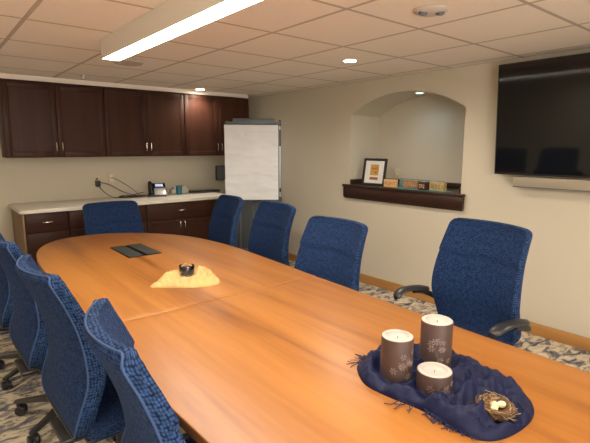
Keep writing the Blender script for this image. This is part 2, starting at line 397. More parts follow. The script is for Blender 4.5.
def base_cab(x0, x1, kind, label):
    t = thing('base_cabinet', label, 'cabinet', ((x0 + x1) / 2, 0, 0), 0, 'lower cabinets under the counter')
    m_ = (x0 + x1) / 2; a, c = x0 - m_, x1 - m_
    bm = nb(); box(bm, (a, CY + .022, .10), (c, -.002, CZ_), .002); box(bm, (a, CY + .09, 0), (c, -.002, .10)); obj('body', bm, 'cab', t)
    def drawer(z0, z1):
        bm = nb(); box(bm, (a + .004, CY, z0), (c - .004, CY + .020, z1), .004); d = obj('drawer', bm, 'cabx', t); pull(d, 0, CY, (z0 + z1) / 2 + .005, False)
    if kind == 'drawers':
        drawer(.675, .857); drawer(.40, .668); drawer(.108, .393)
    elif kind == 'double':
        drawer(.675, .857)
        for k, (p0, p1) in enumerate(((a + .004, -.002), (.002, c - .004))):
            bm = nb(); shaker(bm, p0, p1, .108, .668, CY); d = obj('door', bm, 'cab', t); pull(d, (-.028 if k == 0 else .028), CY, .60)
    else:
        drawer(.675, .857); bm = nb(); shaker(bm, a + .004, c - .004, .108, .668, CY, rail=.05); d = obj('door', bm, 'cab', t); pull(d, a + .03, CY, .60)
    return t
t = base_cab(-2.985, -2.605, 'drawers', 'dark cherry drawer base cabinet at the left end under the counter')
bm = nb(); box(bm, (-.206, CY + .004, 0), (-.1905, -.002, CZ_), .002); e = obj('end_panel', bm, 'endp', t); e['label'] = 'end panel with its lit look painted in tan'
base_cab(-2.600, -1.815, 'double', 'dark cherry base cabinet behind the blue chair at the head of the table')
base_cab(-1.810, -.985, 'double', 'dark cherry base cabinet with two doors and a wide drawer below the desk phone')
base_cab(-.980, -.735, 'single', 'narrow dark cherry base cabinet beside the grey filing cabinet')
bm = nb()
pl = catmull([(-3.02, -.002)] + [(-3.02, -.30), (-3.02, -.55)], 1, False)
R_ = .07
ol = [(-3.022, -.002), (-3.022, -.685 + R_)] + [(-3.022 + R_ - R_ * math.cos(a), -.685 + R_ - R_ * math.sin(a)) for a in [PI / 16 * i for i in range(1, 8)]] + [(-3.022 + R_, -.685), (-.73, -.685), (-.73, -.002)]
prism(bm, ol, CZ_ + .002, .900, bev=.005)
tag(obj('countertop', bm, 'counter'), 'cream laminate countertop with a rounded left corner on the dark base cabinets', 'countertop')
CT = .901

# grey filing cabinet
t = thing('filing_cabinet', 'grey metal filing cabinet standing behind the flip chart at the end of the counter', 'filing cabinet', (-.49, -.78, 0)); t.scale = (1, 1, 1.09)
bm = nb(); box(bm, (-.22, -.33, .03), (.22, .33, .80), .006); box(bm, (-.20, -.30, 0), (.20, .30, .03)); obj('body', bm, 'grey', t)
for k, (z0, z1) in enumerate(((.615, .775), (.335, .60), (.055, .32))):
    bm = nb(); box(bm, (-.205, -.348, z0), (.205, -.33, z1), .004); d = obj('drawer', bm, 'grey', t)
    bm = nb(); box(bm, (-.12, -.3495, z1 - .075), (.05, -.3475, z1 - .035), .001); box(bm, (-.105, -.362, z1 - .060), (.035, -.349, z1 - .050), .002, mi=1)
    h = obj('handle', bm, ['blackg', 'chrome'], d)
    if k == 0:
        bm = nb(); lathe(bm, [(0, 0), (.009, 0), (.009, .004), (0, .004)], 16, mat=Matrix.Translation((.15, -.348, z1 - .05)) @ Matrix.Rotation(PI / 2, 4, 'X')); obj('lock', bm, 'chrome', d)

# ------------------------------------------------------------------ flip chart easel
pc = Vector((-.812, -1.25, 0)); ang = math.atan2(-.60, .80)
t = thing('flip_chart_easel', 'grey flip chart easel holding a big blank white paper pad by the corner', 'easel', pc, ang)
PW, PZ0, PZ1 = .298, .900, 1.696
bm = nb(); box(bm, (-PW + .005, .006, PZ0 + .01), (PW + .035, .022, 1.745), .004); obj('backboard', bm, 'greyd', t)
bm = nb()
nx, nz = 40, 50; grid = []
for j in range(nz + 1):
    row = []
    for i in range(nx + 1):
        u = i / nx; w = j / nz; x = -PW + 2 * PW * u; z = PZ0 + (PZ1 - PZ0) * w
        f = (1 - w) ** .5
        y = -.018 * f + .008 * noise.noise((x * 3 + 5, 0, z * 16)) * min(1, (1 - w) * 6) + .007 * noise.noise((x * 7 + z * 3, 3, z * 30)) * min(1, (1 - w) * 5) - .004
        row.append(bm.verts.new((x, y, z)))
    grid.append(row)
for j in range(nz):
    for i in range(nx): bm.faces.new([grid[j][i], grid[j][i + 1], grid[j + 1][i + 1], grid[j + 1][i]])
r = bmesh.ops.extrude_face_region(bm, geom=bm.faces[:])
for e in r['geom']:
    if isinstance(e, bmesh.types.BMVert): e.co.y += .006
p = obj('paper_pad', bm, 'paper', t, 60)
bm = nb(); box(bm, (-PW, -.022, PZ1 - .040), (PW, -.002, PZ1 + .035), .003)
obj('binding_strip', bm, 'paper', p)
bm = nb(); vs = [bm.verts.new(c_) for c_ in [(-.17, -.018, PZ1 - .035), (-.05, -.018, PZ1 - .035), (-.070, -.044, PZ1 - .070), (-.080, -.060, PZ1 - .120), (-.125, -.040, PZ1 - .075)]]
bm.faces.new(vs); rr = bmesh.ops.extrude_face_region(bm, geom=bm.faces[:])
for e in rr['geom']:
    if isinstance(e, bmesh.types.BMVert): e.co.y += .001
obj('torn_flap', bm, 'paper', p, 0)
bm = nb(); box(bm, (-PW + .01, -.026, 1.735), (PW + .02, .03, 1.765), .006); box(bm, (-PW + .095, -.034, 1.740), (PW - .04, .04, 1.800), .010); box(bm, (-PW + .17, -.038, 1.738), (PW - .11, -.03, 1.775), .003)
obj('clamp_bar', bm, 'greyd', t)
for s in (-1, 1):
    x = s * (PW + .018) if s > 0 else -PW + .03
    bm = nb(); box(bm, (x - .009, .010 if s < 0 else -.006, .93), (x + .009, .026 if s < 0 else .010, 1.775), .003, mi=0)
    if s > 0: box(bm, (x - .012, -.012, 1.72), (x + .014, .02, 1.785), .005, mi=1); box(bm, (x - .006, -.010, 1.50), (x + .008, -.005, 1.68), .001, mi=1); box(bm, (x - .006, -.012, .985), (x + .012, .012, 1.03), .004, mi=1)
    obj('upright', bm, ['silver' if s > 0 else 'greyd', 'black'], t)
    x = s * .14
    bm = nb(); box(bm, (x - .010, .012, .05), (x + .010, .028, 1.10), .003); obj('leg', bm, 'greyd', t)
    bm = nb(); box(bm, (x - .015, -.20, 0), (x + .015, .075, .05), .006); obj('foot', bm, 'greyd', t)
bm = nb(); box(bm, (-.14, .010, .30), (.14, .024, .325), .003); obj('crossbar', bm, 'greyd', t)

# ------------------------------------------------------------------ things on the counter
t = thing('desk_phone', 'black and silver desk phone standing on the cream countertop', 'phone', (-1.505, -.235, CT), math.radians(-18))
bm = nb()
def wedge(bm, x0, x1, y0, y1, h0, h1, mi=0, z=0):
    vs = [bm.verts.new(c_) for c_ in [(x0, y0, z), (x1, y0, z), (x1, y1, z), (x0, y1, z), (x0, y0, z + h0), (x1, y0, z + h0), (x1, y1, z + h1), (x0, y1, z + h1)]]
    for f in [(0, 3, 2, 1), (4, 5, 6, 7), (0, 1, 5, 4), (1, 2, 6, 5), (2, 3, 7, 6), (3, 0, 4, 7)]:
        bm.faces.new([vs[i] for i in f]).material_index = mi
wedge(bm, -.10, .10, -.09, .07, .018, .150); b_ = obj('body', bm, 'black', t, 0)
Ms = Matrix.Translation((0, -.09, .0185)) @ Matrix.Rotation(math.atan2(.132, .16), 4, 'X')
bm = nb(); box(bm, (-.035, .004, .0), (.095, .125, .004), .0015, mat=Ms); obj('keypad_panel', bm, 'silver', t)
for r_ in range(4):
    for c_ in range(3):
        pass
bm = nb()
for r_ in range(4):
    for c_ in range(3): box(bm, (.002 + c_ * .024, .012 + r_ * .020, .0042), (.019 + c_ * .024, .025 + r_ * .020, .0068), .001, mat=Ms)
k_ = obj('keys', bm, 'white', t)
bm = nb(); box(bm, (-.035, .132, .0), (.085, .195, .006), .002, mat=Ms); s_ = obj('display_bezel', bm, 'blackg', t)
bm = nb(); box(bm, (-.020, .142, .006), (.070, .185, .007), mat=Ms); obj('display', bm, 'lcd', s_, 0)
bm = nb()
hp = [Ms @ Vector(p_) for p_ in [(-.078, .01, .022), (-.078, .05, .040), (-.078, .10, .046), (-.078, .15, .040), (-.078, .195, .022)]]
tube(bm, catmull([tuple(p_) for p_ in hp], 5, False), .014, 12, radii=[.022 if (i < 4 or i > 16) else .014 for i in range(21)])
obj('handset', bm, 'black', t)

t = thing('tissue_box', 'cream tissue holder box on the countertop behind the teal cup', 'box', (-1.15, -.085, CT))
bm = nb(); box(bm, (-.11, -.045, 0), (.11, .045, .062), .006); obj('box', bm, 'white', t)
bm = nb(); box(bm, (-.085, -.03, .062), (.085, .03, .088), .008); obj('lid', bm, 'paper', t)
t = thing('cup', 'teal cup on the countertop between the desk phone and the black laptop', 'cup', (-1.205, -.20, CT))
bm = nb(); lathe(bm, [(0, 0), (.030, 0), (.034, .004), (.038, .085), (.041, .10), (.038, .10), (.035, .085), (.030, .008), (0, .008)], 32); obj('bowl', bm, 'teal', t)
bm = nb(); lathe(bm, [(.041, .098), (.0425, .103), (.040, .107), (.037, .103), (.038, .098)], 32); obj('rim_band', bm, 'greyd', t)
t = thing('closed_laptop', 'flat black laptop lying closed on the countertop left of the flip chart', 'laptop', (-.805, -.13, CT), 0)
bm = nb(); box(bm, (-.23, -.105, 0), (.17, .105, .016), .005); obj('base', bm, 'greyd', t)
bm = nb(); box(bm, (-.23, -.105, .018), (.17, .105, .030), .005); obj('lid', bm, 'blackg', t)
t = thing('monitor', 'small dark monitor on the countertop partly hidden by the flip chart paper', 'monitor', (-.86 + .33, -.06, 0))
t.location.z = 0
bm = nb(); box(bm, (-.085, -.050, 1.05), (.23, -.022, 1.24), .004); obj('panel', bm, 'black', t)
bm = nb(); box(bm, (-.077, -.0515, 1.058), (.222, -.0495, 1.232)); obj('screen', bm, 'greyd', t, 0)
bm = nb(); box(bm, (0.05, -.021, 1.09), (.08, .059, 1.20), .003); obj('wall_mount', bm, 'black', t)
# outlets and cords
def plate(x, z, label):
    t = thing('wall_outlet', label, 'outlet', (x, -.001, z), 0, None)
    bm = nb(); box(bm, (-.036, -.006, -.058), (.036, 0, .058), .002); obj('plate', bm, 'ivory', t)
    for s in (-1, 1):
        bm = nb(); box(bm, (-.016, -.008, s * .02 - .014), (.016, -.0055, s * .02 + .014), .001); obj('socket', bm, 'white', t)
    return t
plate(-2.126, 1.09, 'ivory wall outlet with black power adapter plugged in above the countertop')
plate(-1.965, 1.125, 'ivory wall outlet with a single thin cord above the countertop')
bm = nb(); box(bm, (-2.15, -.052, 1.035), (-2.10, -.0095, 1.105), .005)
box(bm, (-2.14, -.03, 1.112), (-2.12, -.0095, 1.13), .004)
o = tag(obj('power_adapter', bm, 'black'), 'black power adapter plugged into the left wall outlet above the counter', 'adapter')
cz = CT + .005
def cord(pts, label, r=.0042, grp='cords on the countertop'):
    bm = nb(); tube(bm, catmull(pts, 10, False), r, 8); return tag(obj('black_cable', bm, 'black'), label, 'cord', grp)
cord([(-2.125, -.055, 1.045), (-2.09, -.09, .985), (-2.03, -.12, .93), (-1.97, -.14, cz), (-1.88, -.17, cz), (-1.72, -.15, cz), (-1.60, -.12, cz), (-1.545, -.13, cz)], 'black cord dropping from the power adapter and running along the countertop to the phone')
cord([(-2.11, -.055, 1.085), (-2.00, -.07, 1.05), (-1.90, -.08, .985), (-1.80, -.10, cz + .03), (-1.70, -.13, cz + .004), (-1.62, -.10, cz)], 'black cord sagging across the wall from the power adapter')
cord([(-1.965, -.012, 1.125), (-1.93, -.03, 1.12), (-1.82, -.05, 1.05), (-1.70, -.07, .95), (-1.66, -.08, cz + .004), (-1.60, -.09, cz + .002)], 'thin black cord hanging from the right wall outlet', .003)
coil = []
for i in range(70):
    a = i / 70 * 2 * PI * 3
    coil.append((-1.80 + .14 * math.cos(a) * (1 + .1 * math.sin(i)), -.19 + .055 * math.sin(a) + .01 * math.sin(i * .7), cz + .004 + (.055 * max(0, math.sin(a * .5 + 2.2)) if a < 8 else .010 * (1 + math.sin(a * .33)))))
bm = nb(); tube(bm, coil, .0045, 8)
tag(obj('coiled_cable', bm, 'black'), 'loose coil of black cable lying on the countertop left of the phone', 'cord')

# ------------------------------------------------------------------ television and soundbar
t = thing('television', 'large black flat television mounted on the right wall', 'television', (-.055, -4.455, 1.276))
t.rotation_euler = (0, -math.atan2(.055, .865), 0)
TW, TH = 1.55, .852
bm = nb(); box(bm, (-.018, -TW / 2, 0), (.022, TW / 2, TH), .004); obj('housing', bm, 'black', t)
bm = nb(); box(bm, (-.0192, -TW / 2 + .010, .016), (-.0178, TW / 2 - .010, TH - .010)); obj('screen', bm, 'screen', t, 0)
bm = nb(); box(bm, (.022, -.25, .25), (.046, .25, .55), .004); obj('wall_mount', bm, 'black', t)
t = thing('soundbar', 'beige painted soundbar mounted on the right wall below the television', 'soundbar', (0, -4.45, 0))
bm = nb(); box(bm, (-.075, -.56, 1.187), (0, .610, 1.262), .004); obj('body', bm, 'sbar', t)
bm = nb(); box(bm, (-.077, -.562, 1.181), (0, .612, 1.187), .001); obj('bottom_strip', bm, 'greyd', t)

# ------------------------------------------------------------------ niche things
t = thing('picture_frame', 'black framed small print with white mat leaning in the wall niche', 'picture frame', (.022, -2.305, SZ + .002), 0)
t.rotation_euler = (0, math.radians(9), math.radians(3))
FW, FH, FB = .150, .290, .026
bm = nb()
box(bm, (-.008, -FW, 0), (.010, -FW + FB, FH), .003); box(bm, (-.008, FW - FB, 0), (.010, FW, FH), .003)
box(bm, (-.008, -FW + FB - .002, 0), (.010, FW - FB + .002, FB), .003); box(bm, (-.008, -FW + FB - .002, FH - FB), (.010, FW - FB + .002, FH), .003)
obj('frame', bm, 'greyd2' if 'greyd2' in M else 'black', t)
bm = nb(); box(bm, (.002, -FW + FB, FB), (.006, FW - FB, FH - FB)); mt = obj('mat', bm, 'matte', t, 0)
bm = nb(); box(bm, (.0008, -.055, .110), (.0019, .055, .225)); pr_ = obj('print', bm, 'gold', mt, 0)
bm = nb(); box(bm, (.0008, -.055, .062), (.0019, .055, .090)); obj('caption_strip', bm, 'rust', mt, 0)
bm = nb()
for yy, zz, w_, h_, a_ in [(.03, .185, .004, .022, .3), (.018, .182, .014, .004, .2), (.012, .178, .004, .024, -.2), (-.006, .186, .016, .004, .6), (-.014, .180, .004, .022, .1), (-.03, .186, .004, .026, -.5), (-.036, .174, .014, .004, .2), (.0, .15, .03, .004, .4), (-.01, .135, .03, .005, -.5)]:
    g = Matrix.Translation((0.0003, yy, zz)) @ Matrix.Rotation(a_, 4, 'X'); box(bm, (-.0003, -w_, -h_ / 2), (.0003, w_ * .2, h_ / 2), mat=g)
obj('brush_marks', bm, 'ink', mt, 0)
bm = nb(); box(bm, (-.0025, -FW + FB, FB), (-.0008, FW - FB, FH - FB)); obj('glass', bm, 'pglass', t, 0)
bm = nb(); box(bm, (.010, -.02, .01), (.013, .02, .2), .001); obj('easel_back', bm, 'black', t)
# teal beaded runner
bm = nb(); olr = catmull([(.05, -2.46), (-.02, -2.66), (-.03, -2.9), (-.035, -3.12), (.02, -3.23), (.12, -3.15), (.17, -2.85), (.17, -2.56), (.12, -2.44)], 6)
prism(bm, olr, SZ, SZ + .004)
tag(obj('table_runner', bm, 'tealc'), 'teal cloth runner lying on the dark niche sill under the wooden blocks', 'cloth')
def textmesh(s, size, depth, M4):
    cu = bpy.data.curves.new('t', 'FONT'); cu.body = s; cu.size = size; cu.extrude = depth; cu.align_x = 'CENTER'; cu.align_y = 'CENTER'
    o = bpy.data.objects.new('t', cu); C.objects.link(o)
    dg = bpy.context.evaluated_depsgraph_get(); me = bpy.data.meshes.new_from_object(o.evaluated_get(dg))
    bm = nb(); bm.from_mesh(me); bmesh.ops.transform(bm, matrix=M4, verts=bm.verts[:])
    bpy.data.objects.remove(o); return bm
FACE = Matrix(((0, 0, -1, 0), (-1, 0, 0, 0), (0, 1, 0, 0), (0, 0, 0, 1)))   # text plane faces -x
def block(x, y, z, w, h, d, mat, ink, label, rz, marks=None, text=None):
    t = thing('wooden_block', label, 'block', (x, y, z), rz, 'decorative blocks in the niche')
    bm = nb(); box(bm, (-d / 2, -w / 2, 0), (d / 2, w / 2, h), .003); obj('block', bm, mat, t)
    if text: bm = textmesh(text, h * .55, .0008, Matrix.Translation((-d / 2 - .0002, 0, h / 2)) @ FACE)
    else:
        bm = nb()
        for (yy, zz, a_, L_) in marks:
            box(bm, (-d / 2 - .001, -L_ / 2, -.0022), (-d / 2 + .0005, L_ / 2, .0022), mat=Matrix.Translation((0, yy, zz)) @ Matrix.Rotation(a_, 4, 'X'))
    obj('lettering', bm, ink, t, 0)
block(-.018, -2.58, SZ + .0045, .148, .080, .03, 'blk1', 'red', 'light wooden word block beside the black picture frame', math.radians(8), text='POINT')
mk = []
for i in range(6): mk += [(-.066 + i * .027, .042, PI / 2 + random.uniform(-.3, .3), .034), (-.058 + i * .027, .042 + random.choice((-.014, 0, .014)), 0, .014)]
block(.045, -2.785, SZ + .005, .165, .078, .03, 'blk2', 'pale', 'brown wooden block with pale carved letters, second from the picture frame', 0, marks=mk)
block(.0, -2.965, SZ + .005, .085, .075, .07, 'blk3', 'pale', 'small dark wooden cube with pale pattern in the middle of the niche', math.radians(-6),
      marks=[(-.02, .05, 0, .02), (.015, .05, 0, .024), (-.02, .025, .8, .026), (.015, .025, -.8, .026), (0, .038, PI / 2, .03), (-.028, .038, PI / 2, .03), (.028, .038, PI / 2, .03)])
block(.025, -3.10, SZ + .005, .165, .080, .045, 'blk4', 'ink', 'olive brown wooden block with dark marks nearest the right end of the niche', math.radians(-5),
      marks=[(.06 - i * .015, .040, PI / 2, .045) for i in range(5)] + [(-.03, .055, 0, .022), (-.03, .04, .8, .03), (-.03, .022, 0, .024), (-.065, .04, PI / 2, .03)])
bm = nb(); box(bm, (.20, -3.05, SZ), (.206, -2.52, SZ + .085), .002)
tag(obj('glass_plate', bm, 'fglass'), 'low pale green glass panel standing behind the blocks in the niche', 'glass')
t = thing('wall_switch', 'beige wall plate on the rear wall of the arched niche', 'wall plate', (ND - .001, -2.28, 1.19))
bm = nb(); box(bm, (-.006, -.036, -.058), (0, .036, .058), .002); obj('plate', bm, 'ivory', t)
bm = nb(); box(bm, (-.009, -.006, -.012), (-.0055, .006, .012), .001); obj('toggle', bm, 'white', t)

# ------------------------------------------------------------------ conference table
TOP = .74; TT = .034
tb = thing('conference_table', 'long rounded orange brown wood laminate conference table in the middle of the room', 'table', (-2.58, -3.6, 0))
P = [(-2.62, -1.43), (-2.40, -1.50), (-2.17, -1.70), (-1.99, -2.02), (-1.91, -2.50), (-1.925, -3.1), (-1.96, -3.6), (-1.985, -4.1), (-2.01, -4.6), (-2.03, -5.1), (-2.12, -5.5), (-2.35, -5.78), (-2.6, -5.85), (-2.85, -5.78), (-3.08, -5.5), (-3.17, -5.1), (-3.20, -4.6), (-3.21, -4.1), (-3.195, -3.6), (-3.185, -3.1), (-3.165, -2.3), (-3.10, -1.85), (-2.97, -1.58), (-2.82, -1.46)]
SE = -3.60
P = [(x + 2.58, y + 3.6) for x, y in P]
def half(pts, sign):
    c_ = catmull(pts, 8)
    out = [p_ for p_ in c_ if sign * p_[1] > .004]
    # rotate so the run is contiguous
    for i in range(len(out)):
        if abs(out[i][1] - out[i - 1][1]) > .2 or (abs(out[i][0] - out[i - 1][0]) > .8): out = out[i:] + out[:i]; break
    a, b2 = out[0], out[-1]
    return [(a[0], sign * .0012)] + out + [(b2[0], sign * .0012)]
for s in (1, -1):
    bm = nb(); prism(bm, half(P, s), TOP - TT, TOP, bev=.004); bmesh.ops.triangulate(bm, faces=[f for f in bm.faces if len(f.verts) > 8])
    for f in bm.faces:
        if f.calc_center_median().z < TOP - .006: f.material_index = 1
    obj('tabletop', bm, ['table', 'tedge'], tb, 40)
def shrink(pts, k): 
    return [(x * k[0], y * k[1]) for x, y in pts]
bm = nb(); prism(bm, shrink(catmull(P, 4), (.90, .97)), TOP - TT - .03, TOP - TT - .001); obj('underframe', bm, 'black', tb)
for yy in (.95, -1.05):
    bm = nb(); box(bm, (-.20, yy - .30, .04), (.20, yy + .30, TOP - TT - .03), .02); box(bm, (-.25, yy - .36, 0), (.25, yy + .36, .04), .008); obj('pedestal', bm, 'tedge', tb)
hx, hy = .04, 1.325
bm = nb(); box(bm, (hx - .118, hy - .203, TOP - .002), (hx + .118, hy + .203, TOP + .0025), .001); hb = obj('power_hatch', bm, 'hatch', tb)
for s in (-1, 1):
    bm = nb(); box(bm, (hx + s * .064 - .048, hy - .198, TOP + .002), (hx + s * .064 + .048, hy + .198, TOP + .007), .002); obj('lid', bm, 'lidm', hb)
TZ = TOP + .0005

# ------------------------------------------------------------------ chairs
def sm(a, b_, x): t_ = max(0, min(1, (x - a) / (b_ - a))); return t_ * t_ * (3 - 2 * t_)
def lerp_tab(tab, z):
    for i in range(len(tab) - 1):
        if z <= tab[i + 1][0] or i == len(tab) - 2:
            z0, z1 = tab[i][0], tab[i + 1][0]; t_ = max(0, min(1, (z - z0) / (z1 - z0)))
            a = tab[max(i - 1, 0)][1]; b_ = tab[i][1]; c_ = tab[i + 1][1]; d = tab[min(i + 2, len(tab) - 1)][1]
            return .5 * ((2 * b_) + (-a + c_) * t_ + (2 * a - 5 * b_ + 4 * c_ - d) * t_ * t_ + (-a + 3 * b_ - 3 * c_ + d) * t_ ** 3)
def lerp_old(tab, z):
    for (z0, v0), (z1, v1) in zip(tab, tab[1:]):
        if z <= z1: 
            t_ = (z - z0) / (z1 - z0); t_ = max(0, t_)
            return v0 + (v1 - v0) * t_
    return tab[-1][1]
XB = [(.33, -.228), (.40, -.248), (.48, -.252), (.60, -.246), (.70, -.250), (.80, -.268), (.90, -.302), (1.0, -.342)]
WB = [(.33, .225), (.45, .250), (.60, .258), (.72, .256), (.85, .248), (1.0, .240)]
ZT, ZB = 1.0, .335
def back_rings():
    zs = [ZB + .12 * (1 - math.cos(PI / 2 * i / 9)) for i in range(9)] + [ZB + .12 + (ZT - .040 - ZB - .12) * (i / 34) for i in range(34)] + [ZT - .040 + .040 * math.sin(PI / 2 * i / 8) for i in range(9)]
    rings = []
    NF = 18; NS = 6
    rt, rb = .040, .12
    for k, z in enumerate(zs):
        w = lerp_tab(WB, z); xb = lerp_tab(XB, z)
        if z > ZT - rt: d = z - (ZT - rt); w = w - rt + math.sqrt(max(0, rt * rt - d * d))
        if z < ZB + rb: d = (ZB + rb) - z; w = w - rb + math.sqrt(max(0, rb * rb - d * d))
        th = .035 + .030 * sm(.96, .58, z)
        th *= 1 - .40 * sm(ZT - .02, ZT, z) ; th *= 1 - .35 * sm(ZB + .05, ZB, z)
        th += .011 * (sm(.80, .825, z)) - .006 * math.exp(-((z - .815) / .008) ** 2)
        sag = .050 * sm(.38, .62, z)
        xc = xb + .5 * (.060 * .0)
        ring = []
        def pt(u, f):   # f 0 back .. 1 front
            x = xb + sag * (u * u) + th * f + (.5 * .060 - .5 * th) * (sm(ZT - .02, ZT, z)) * .8
            if f > .5: x -= .010 * (1 - u * u) ** 0 * 0
            return (x, u * w, z)
        for i in range(NF + 1): ring.append((pt(-1 + 2 * i / NF, 1), 0))          # front
        for i in range(1, NS):                                                    # side +
            f = 1 - i / NS; bu = .010 * math.sin(PI * i / NS); p_ = pt(1, f); ring.append(((p_[0], p_[1] + bu, p_[2]), 1))
        for i in range(NF + 1): ring.append((pt(1 - 2 * i / NF, 0), 0))           # back
        for i in range(1, NS):
            f = i / NS; bu = .010 * math.sin(PI * i / NS); p_ = pt(-1, f); ring.append(((p_[0], p_[1] - bu, p_[2]), 1))
        rings.append(ring)
    return rings, NF, NS
def make_chair():
    root = thing('office_chair', 'blue chair', 'chair', (0, 0, 0), 0, 'blue conference chairs around the table')
    rings, NF, NS = back_rings()
    bm = nb(); uv = bm.loops.layers.uv.new('UVMap'); V = []; U = []
    for ring in rings:
        V.append([bm.verts.new(p_[0]) for p_ in ring])
        d = 0; us = [0]
        for a, b_ in zip(ring, ring[1:] + ring[:1]): d += (Vector(a[0]) - Vector(b_[0])).length; us.append(d)
        U.append(us)
    n = len(rings[0])
    for j in range(len(V) - 1):
        for i in range(n):
            i2 = (i + 1) % n
            f = bm.faces.new([V[j][i], V[j][i2], V[j + 1][i2], V[j + 1][i]])
            side = (NF <= i < NF + NS) or (i >= 2 * NF + NS)
            f.material_index = 1 if side or j >= len(V) - 2 else 0
            zz = [rings[j][i][0][2], rings[j][i2][0][2], rings[j + 1][i2][0][2], rings[j + 1][i][0][2]]
            uu = [U[23][i], U[23][i + 1], U[23][i + 1], U[23][i]]
            for l, a, b_ in zip(f.loops, uu, zz): l[uv].uv = (a, b_)
    for V_, zt in ((V[-1], .006), (V[0], -.006)):
        # soft cap: inner loop raised
        cx = sum(v.co.x for v in V_) / n
        fr = V_[:NF + 1]; bk = V_[NF + NS:2 * NF + NS + 1][::-1]
        mid = [bm.verts.new(((a.co.x + b_.co.x) / 2, a.co.y, a.co.z + zt)) for a, b_ in zip(fr, bk)]
        for i in range(NF):
            for quad in ((fr[i], fr[i + 1], mid[i + 1], mid[i]), (mid[i], mid[i + 1], bk[i + 1], bk[i])):
                f = bm.faces.new(quad); f.material_index = 1
                for l in f.loops: l[uv].uv = (l.vert.co.y, l.vert.co.x)
        s1 = [V_[NF]] + V_[NF + 1:NF + NS] + [V_[NF + NS]]
        for a, b_ in zip(s1, s1[1:]):
            if mid[-1] not in (a, b_):
                f = bm.faces.new([a, b_, mid[-1]]); f.material_index = 1
                for l in f.loops: l[uv].uv = (l.vert.co.y, l.vert.co.x)
        s2 = [V_[2 * NF + NS]] + V_[2 * NF + NS + 1:] + [V_[0]]
        for a, b_ in zip(s2, s2[1:]):
            f = bm.faces.new([a, b_, mid[0]]); f.material_index = 1
            for l in f.loops: l[uv].uv = (l.vert.co.y, l.vert.co.x)
    bmesh.ops.recalc_face_normals(bm, faces=bm.faces[:])
    bk_o = obj('backrest', bm, ['fab', 'fabL'], root, 50)
    # piping along the seams of outer panel
    bm = nb(); kb = NF + NS
    path = [rings[j][kb][0] for j in range(2, len(rings))] + [rings[-1][kb + i][0] for i in range(1, NF)] + [rings[j][kb + NF][0] for j in range(len(rings) - 1, 1, -1)]
    tube(bm, path, .0032, 6); obj('piping', bm, 'pipe', bk_o, 60)
    # black lip below the back
    bm = nb(); lip = []
    for jj, off, dz in ((5, .0005, 0), (5, .005, -.002), (3, .006, 0), (1, .006, -.001), (0, .006, -.004), (0, -.006, -.012)):
        rg = rings[jj]; cxx = sum(p_[0][0] for p_ in rg) / n
        row = []
        for i in range(n):
            p_ = rg[i][0]; side = 1 if p_[1] >= 0 else -1
            fx = 1 if i <= NF else -1
            row.append(bm.verts.new((p_[0] + fx * off * (1 if i <= NF or NF + NS <= i <= 2 * NF + NS else 0), p_[1] + side * (off if abs(p_[1]) > .02 else 0), p_[2] + dz)))
        lip.append(row)
    for a, b_ in zip(lip, lip[1:]):
        for i in range(n): bm.faces.new([a[i], a[(i + 1) % n], b_[(i + 1) % n], b_[i]])
    bm.faces.new(lip[-1]); bm.faces.new(lip[0][::-1]); bmesh.ops.recalc_face_normals(bm, faces=bm.faces[:])
    obj('back_shell_edge', bm, 'black', root, 50)
    # seat
    bm = nb(); uv = bm.loops.layers.uv.new('UVMap')
    def sq(w, d, z, x0, nn=48, e=.28):
        out = []
        for i in range(nn):
            a = 2 * PI * i / nn; c_, s_ = math.cos(a), math.sin(a)
            out.append((x0 + d * math.copysign(abs(c_) ** e, c_), w * math.copysign(abs(s_) ** e, s_), z - .018 * max(0, c_) ** 3 * 1))
        return out
    lv = [(.215, .205, .345), (.245, .235, .350), (.255, .245, .375), (.255, .245, .405), (.248, .238, .422), (.225, .215, .432), (.12, .12, .428)]
    rows = [[bm.verts.new(p_) for p_ in sq(w, d, z, .030)] for w, d, z in lv]
    for j, (a, b_) in enumerate(zip(rows, rows[1:])):
        for i in range(48):
            f = bm.faces.new([a[i], a[(i + 1) % 48], b_[(i + 1) % 48], b_[i]]); f.material_index = 1 if j < 3 else 0
            for l in f.loops: l[uv].uv = (l.vert.co.x + l.vert.co.z, l.vert.co.y + l.vert.co.z)
    for rr_, rv in ((rows[0], 1), (rows[-1], 0)):
        f = bm.faces.new(rr_[::-1] if rv else rr_)
        for l in f.loops: l[uv].uv = (l.vert.co.x, l.vert.co.y)
    obj('seat', bm, ['fab', 'fabL'], root, 50)
    bm = nb(); box(bm, (-.20, -.21, .325), (.22, .21, .346), .008); box(bm, (-.12, -.09, .285), (.13, .09, .327), .012); box(bm, (-.262, -.10, .290), (-.10, .10, .315), .008)
    obj('seat_pan', bm, 'black', root)
    for s in (-1, 1):
        bm = nb()
        pts = [(-.215, s * .235, .50), (-.215, s * .275, .505), (-.195, s * .312, .52), (-.13, s * .325, .548), (-.06, s * .325, .562)]
        tube(bm, catmull(pts, 5, False), .017, 10); a_ = obj('armrest', bm, 'black', root)
        bm = nb()
        pts = catmull([(-.17, s * .318, .560), (-.10, s * .324, .576), (0, s * .326, .582), (.06, s * .322, .572), (.10, s * .314, .548)], 5, False)
        rw = []
        for k, p_ in enumerate(pts):
            e_ = min(k, len(pts) - 1 - k) / 3; w_ = .034 * min(1, .45 + .55 * min(1, e_)); h_ = .014
            rw.append([bm.verts.new((p_[0], p_[1] + w_ * math.cos(q_), p_[2] + h_ * math.sin(q_))) for q_ in [2 * PI * i / 12 for i in range(12)]])
        for a, b_ in zip(rw, rw[1:]):
            for i in range(12): bm.faces.new([a[i], a[(i + 1) % 12], b_[(i + 1) % 12], b_[i]])
        bm.faces.new(rw[0][::-1]); bm.faces.new(rw[-1]); bmesh.ops.recalc_face_normals(bm, faces=bm.faces[:])
